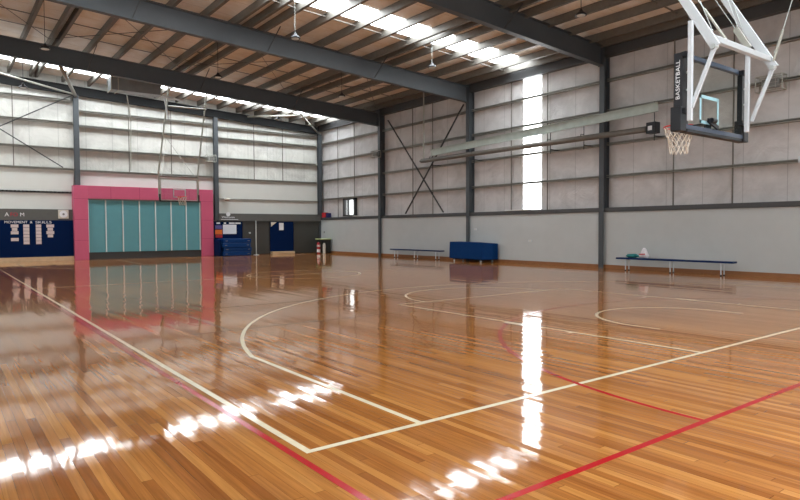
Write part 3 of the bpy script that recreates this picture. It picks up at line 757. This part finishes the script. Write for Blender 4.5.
# ------------------------------------------------------------------ dividing-net beam folded along the right wall
t = thing('net_roller', 'long galvanised beam with a dark roller tube hung along the right wall', 'net winch', (18.4, 16.5, 4.5))
bm = nb(); cbeam(bm, (18.55, 10.75, 5.3), (18.55, 22.05, 4.97), .07, .3, (0,0,1), t=.008, lip=-1); obj('beam', bm, M['galv_light'], t)
bm = nb(); tube(bm, (18.5, 11.0, 4.63), (18.5, 22.65, 4.65), .1, 20); tube(bm, (18.5, 22.65, 4.65), (18.5, 22.8, 4.65), .1, 20, .04); obj('roller_tube', bm, M['galv_dull'], t, smooth=True)
bm = nb(); box(bm, 18.36, 18.64, 10.72, 11.05, 4.46, 4.82); bevel(bm, .015); mo = obj('motor', bm, M['black_metal'], t)
obj('rating_plate', box(nb(), 18.35, 18.36, 10.84, 10.98, 4.56, 4.7), M['paper'], mo)
for k, y in enumerate((10.9, 13.6, 15.1, 19.2, 22.0)):
    bm = nb(); zb = 5.3 + (y-10.75)/(11.3)*(-.33)
    tube(bm, (18.6, y, 4.25), (18.6, y, zb+.2), .014, 6); tube(bm, (18.6, y, 4.78), (18.42, y, 4.78), .012, 6); tube(bm, (18.42, y, 4.66), (18.42, y, 4.78), .012, 6)
    bar(bm, (18.6, y, 4.4), (19.15, y, 4.4), .03, .03)
    obj('bracket', bm, M['black_metal'], t)
bm = nb(); tube(bm, (18.5, 22.5, 4.68), (18.5, 22.5, roof_z(18.5)-.12), .03, 10); obj('drop_rod', bm, M['tube'], t)

# ------------------------------------------------------------------ ventilation duct above the far goal
t = thing('ventilation_duct', 'sheet metal box duct hanging under the roof above the pink portal', 'duct', (7.5, 30, 7.8))
bm = nb(); box(bm, 6.35, 8.45, 29.4, 30.1, 7.66, 8.22); obj('duct_body', bevel(bm, .01), M['duct'], t)
for x in (6.33, 6.62, 8.45):
    bm = nb()
    for a in ((x, x+.035, 29.38, 30.12, 7.62, 7.66), (x, x+.035, 29.38, 30.12, 8.2, 8.25), (x, x+.035, 29.36, 29.4, 7.62, 8.25), (x, x+.035, 30.1, 30.14, 7.62, 8.25)): box(bm, *a)
    obj('flange', bm, M['tube'], t)
bm = nb(); box(bm, 6.35, 8.5, 29.36, 29.4, 8.2, 8.24); obj('top_rail', bm, M['galv'], t)
t = thing('conduit_pipe', 'bent pale conduit dropping from the duct down the end wall', 'pipe', (7.8, 32.9, 5.9))
bm = nb(); tube(bm, (7.2, 30.3, 7.66), (8.0, 32.95, 6.95), .025, 8); tube(bm, (8.0, 32.95, 6.95), (8.0, 33.15, 4.45), .025, 8); obj('pipe', bm, M['tube'], t)
bm = nb(); bar(bm, (8.45, 29.8, 7.72), (9.7, 29.9, 7.62), .12, .06); t = obj('bracket_arm', bm, M['white']); tag(t, 'short white arm at the right end of the duct', 'bracket')
bm = nb(); tube(bm, (8.75, 29.85, 7.64), (8.95, 29.9, 6.7), .04, 8); tag(obj('strut', bm, M['white']), 'white strut dropping from the white arm beside the duct', 'strut')

# ------------------------------------------------------------------ basketball goals
def net(bm, c, R, dz, n=12, rows=5):
    def pt(i, j):
        f = j/rows; r = R*(1-.42*min(1, f*1.15)) + .01*math.sin(i*2.4+j)
        a = 2*PI*(i + (.5 if j % 2 else 0))/n
        return (c[0]+r*math.cos(a), c[1]+r*math.sin(a), c[2]-f*dz)
    for j in range(rows):
        for i in range(n):
            if j % 2 == 0: nxt = (i, i-1)
            else: nxt = (i, i+1)
            for q in nxt: tube(bm, pt(i, j), pt(q, j+1), .0065, 4)
    return bm

# --- near goal, hung from the roof, seen from behind
gx, by = 9.52, 4.65
x0, x1, z0, z1 = 8.66, 10.6, 2.87, 3.95
g = thing('basketball_goal', 'near roof-hung basketball backboard seen from behind at the upper right', 'basketball hoop', (gx, by, z0), 'basketball goals')
bm = nb(); box(bm, x0+.05, x1-.05, by+.0, by+.012, z0+.05, z1-.05); bd = obj('backboard', bm, M['glass'], g)
bm = nb()
a0, a1, c0, c1 = 9.2, 9.79, 3.0, 3.43
for q in ((a0, a0+.05, c0, c1), (a1-.05, a1, c0, c1), (a0, a1, c0, c0+.05), (a0, a1, c1-.05, c1)): box(bm, q[0], q[1], by+.012, by+.016, q[2], q[3])
obj('target_square', bm, M['glass_line'], bd)
bm = nb(); box(bm, x0, x1, by-.03, by+.04, z1-.06, z1); obj('frame_rail', bm, M['frame_sheen'], g)
bm = nb(); box(bm, x0, x1, by-.03, by+.04, z0, z0+.06); obj('frame_rail', bm, M['frame_sheen'], g)
for xa in (x0, x1-.12):
    bm = nb(); box(bm, xa, xa+.12, by-.03, by+.05, z0+.06, z1-.06); o = obj('frame_upright', bm, M['black_metal'], g)
    for zz in (z0+.25, z0+.55, z0+.8): obj('bolt', tube(nb(), (xa+.06, by-.03, zz), (xa+.06, by-.05, zz), .014, 8), M['alu'], o)
# padding: along the bottom and up both sides
bm = nb(); box(bm, x0+.1, x1-.1, by-.03, by+.09, z0-.05, z0+.0); bevel(bm, .01); obj('edge_pad', bm, M['black'], g)
for xa in (x0-.12, x1-.08):
    bm = nb(); box(bm, xa, xa+.16, by-.05, by+.11, z0-.05, z0+.3); bevel(bm, .012); obj('corner_pad', bm, M['black'], g)
bm = nb(); box(bm, x0-.05, x0-.0, by-.03, by+.1, z0+.302, z1+.0); bevel(bm, .01); sp_ = obj('side_pad', bm, M['black'], g)
text('lettering', 'BASKETBALL', M['paper'], sp_, (x0-.053, by+.035, z0+.36+.33), .085, FACE_MX_UP, width=.56, ext=.002)
bm = nb(); box(bm, x1+.0, x1+.05, by-.03, by+.1, z0+.302, z1+.0); bevel(bm, .01); obj('side_pad', bm, M['black'], g)
# rim, bracket, net
rc = (gx-.05, by+.48, 3.03)
bm = nb(); torus(bm, rc, .225, .011); obj('rim', bm, M['rim'], g, smooth=True)
bm = nb(); box(bm, rc[0]-.1, rc[0]+.1, by+.02, by+.25, 3.0, 3.015); box(bm, rc[0]-.1, rc[0]+.1, by+.016, by+.03, 2.9, 3.02); obj('rim_bracket', bm, M['black_metal'], g)
bm = nb(); bar(bm, (rc[0]-.12, by-.04, 3.05), (rc[0]+.18, by-.04, 2.96), .03, .06); tube(bm, (rc[0]-.06, by-.06, 3.05), (rc[0]+.06, by-.06, 3.05), .04, 10); obj('release_spring', bm, M['black_metal'], g)
bm = nb(); net(bm, (rc[0], rc[1], rc[2]-.01), .215, .42); obj('net', bm, M['net'], g)
# rear posts
for xp in (8.62, 10.4):
    bm = nb(); bar(bm, (xp, by-.14, 2.95), (xp, by-.14, 4.36), .06, .06, (1,0,0)); p = obj('rear_post', bevel(bm, .008), M['white'], g)
    for zz in (z0+.2, z1-.08): obj('clamp', box(nb(), xp-.05, xp+.05, by-.1, by-.03, zz, zz+.07), M['black_metal'], p)
# cross tube, hanger beams, diagonal struts
bm = nb(); bar(bm, (8.78, 4.3, 4.1), (10.66, 4.3, 4.1), .08, .085); obj('cross_tube', bevel(bm, .008), M['white'], g)
for xp in (8.76, 10.66):
    top = (xp, 4.27 + (roof_z(xp)-.2-4.0)*.585, roof_z(xp)-.2)
    bm = nb(); bar(bm, (xp, 4.22, 3.95), top, .05, .13, (0,1,0)); obj('hanger_beam', bevel(bm, .008), M['white'], g)
    bm = nb(); bar(bm, (xp, 4.24, 3.95), (xp-.14, by-.16, 3.13), .035, .055, (0,1,0)); s = obj('diagonal_strut', bevel(bm, .006), M['white'], g)
    b2 = nb(); tube(b2, (xp-.05, 4.24, 3.96), (xp+.05, 4.24, 3.96), .035, 12); obj('pivot_bolt', b2, M['alu'], s)
# lifting cable, turnbuckle rods
for pa, pb, r in (((10.62, 4.22, 4.05), (10.62, 4.09, 4.5), .022), ((9.42, 4.35, 4.14), (9.42, 4.72, 4.75), .02)):
    bm = nb(); tube(bm, pa, pb, r, 10); o = obj('turnbuckle', bm, M['tube'], g)
    d = (Vector(pb)-Vector(pa)); e_ = Vector(pa) + d*((7.9-pa[2])/d.z)
    b2 = nb(); tube(b2, pb, e_, .007, 6); obj('cable', b2, M['alu'], o)
bm = nb(); bar(bm, (9.95, 4.3, 4.16), (9.95, 4.5, 4.5), .05, .08, (0,1,0)); obj('winch_arm', bm, M['tube'], g)
for pa, pb in (((9.98, 4.42, 4.35), (8.9, 6.4, 8.2)), ((10.55, 4.6, 4.45), (10.9, 5.9, 8.1)), ((10.15, 4.5, 4.4), (10.7, 5.9, 8.1)), ((8.82, 4.3, 4.2), (8.7, 5.8, 8.2))):
    bm = nb(); tube(bm, pa, pb, .006, 6); obj('cable', bm, M['alu'], g)

# --- far goal in front of the pink portal
gx, by = 9.5, 30.25
x0, x1, z0, z1 = 8.6, 10.4, 2.85, 3.9
g = thing('basketball_goal', 'far roof-hung basketball backboard in front of the pink portal', 'basketball hoop', (gx, by, z0), 'basketball goals')
bd = obj('backboard', box(nb(), x0+.04, x1-.04, by, by+.012, z0+.04, z1-.04), M['glass'], g)
bm = nb()
for q in ((9.2, 9.25, 3.0, 3.42), (9.76, 9.81, 3.0, 3.42), (9.2, 9.81, 3.0, 3.05), (9.2, 9.81, 3.37, 3.42)): box(bm, q[0], q[1], by-.006, by-.001, q[2], q[3])
obj('target_square', bm, M['white'], bd)
for z in (z0, z1-.04):
    obj('frame_rail', box(nb(), x0, x1, by-.02, by+.03, z, z+.04), M['tube'], g)
for x in (x0, x1-.04):
    obj('frame_upright', box(nb(), x, x+.04, by-.02, by+.03, z0+.04, z1-.04), M['tube'], g)
obj('edge_pad', bevel(box(nb(), x0-.03, x1+.03, by-.04, by+.05, z0-.06, z0-.0), .01), M['black'], g)
for x in (x0-.06, x1): obj('corner_pad', bevel(box(nb(), x, x+.06, by-.08, by+.05, z0-.06, z0+.3), .01), M['black'], g)
rc = (gx, by-.4, 3.03)
bm = nb(); torus(bm, rc, .225, .013, 24, 6); obj('rim', bm, M['rim'], g, smooth=True)
obj('rim_bracket', box(nb(), gx-.1, gx+.1, by-.2, by-.01, 2.96, 3.03), M['rim'], g)
bm = nb(); net(bm, (rc[0], rc[1], rc[2]-.01), .215, .4, 10, 4); obj('net', bm, M['net'], g)
for s, xa, xt in ((0, 8.56, 9.15), (1, 10.44, 10.98)):
    bm = nb(); tube(bm, (xa, by+.05, 3.0), (xa, by+.08, 4.25), .04, 10); obj('rear_post', bm, M['tube'], g)
    bm = nb(); tube(bm, (xa, by+.08, 4.2), (xt, by+.2, roof_z(xt)-.2), .04, 10); obj('hanger_tube', bm, M['tube'], g)
bm = nb(); tube(bm, (8.56, by+.08, 4.02), (10.44, by+.08, 4.02), .035, 10); obj('cross_tube', bm, M['galv_dull'], g)
bm = nb(); tube(bm, (9.1, by+.18, 7.4), (10.95, by+.18, 7.45), .035, 10); obj('cross_tube', bm, M['tube'], g)
for pa, pb in (((8.7, by+.1, 4.05), (9.6, 32.6, 6.2)), ((10.3, by+.1, 4.05), (9.6, 32.6, 6.2))):
    bm = nb(); tube(bm, pa, pb, .01, 6); obj('cable', bm, M['galv'], g)

# ------------------------------------------------------------------ camera
import mathutils
Fpx = 612.73; yaw, pitch, roll = math.radians(37.1653), math.radians(-1.9531), math.radians(-.26788); H = 1.42496
f = Vector((math.sin(yaw)*math.cos(pitch), math.cos(yaw)*math.cos(pitch), math.sin(pitch)))
r = Vector((math.cos(yaw), -math.sin(yaw), 0)); u = r.cross(f)
rr = r*math.cos(roll) + u*math.sin(roll); uu = -r*math.sin(roll) + u*math.cos(roll)
cd = bpy.data.cameras.new('camera'); cam = bpy.data.objects.new('camera', cd); COL.objects.link(cam)
cd.sensor_fit = 'HORIZONTAL'; cd.sensor_width = 36; cd.lens = Fpx/800*36; cd.clip_start = .05; cd.clip_end = 200
m3 = Matrix((rr, uu, -f)).transposed(); cam.matrix_world = Matrix.Translation((0, 0, H)) @ m3.to_4x4()
scn.camera = cam

# ------------------------------------------------------------------ world and colour
w = bpy.data.worlds.new('sky'); scn.world = w; w.use_nodes = True
bg = w.node_tree.nodes['Background']; bg.inputs[0].default_value = (.75, .85, 1, 1); bg.inputs[1].default_value = 1
vs = scn.view_settings; vs.view_transform = 'Standard'; vs.look = 'None'; vs.gamma = 1; vs.use_curve_mapping = False; vs.exposure = 0.98
for o in bpy.data.objects:
    if '_w' in o: del o['_w']
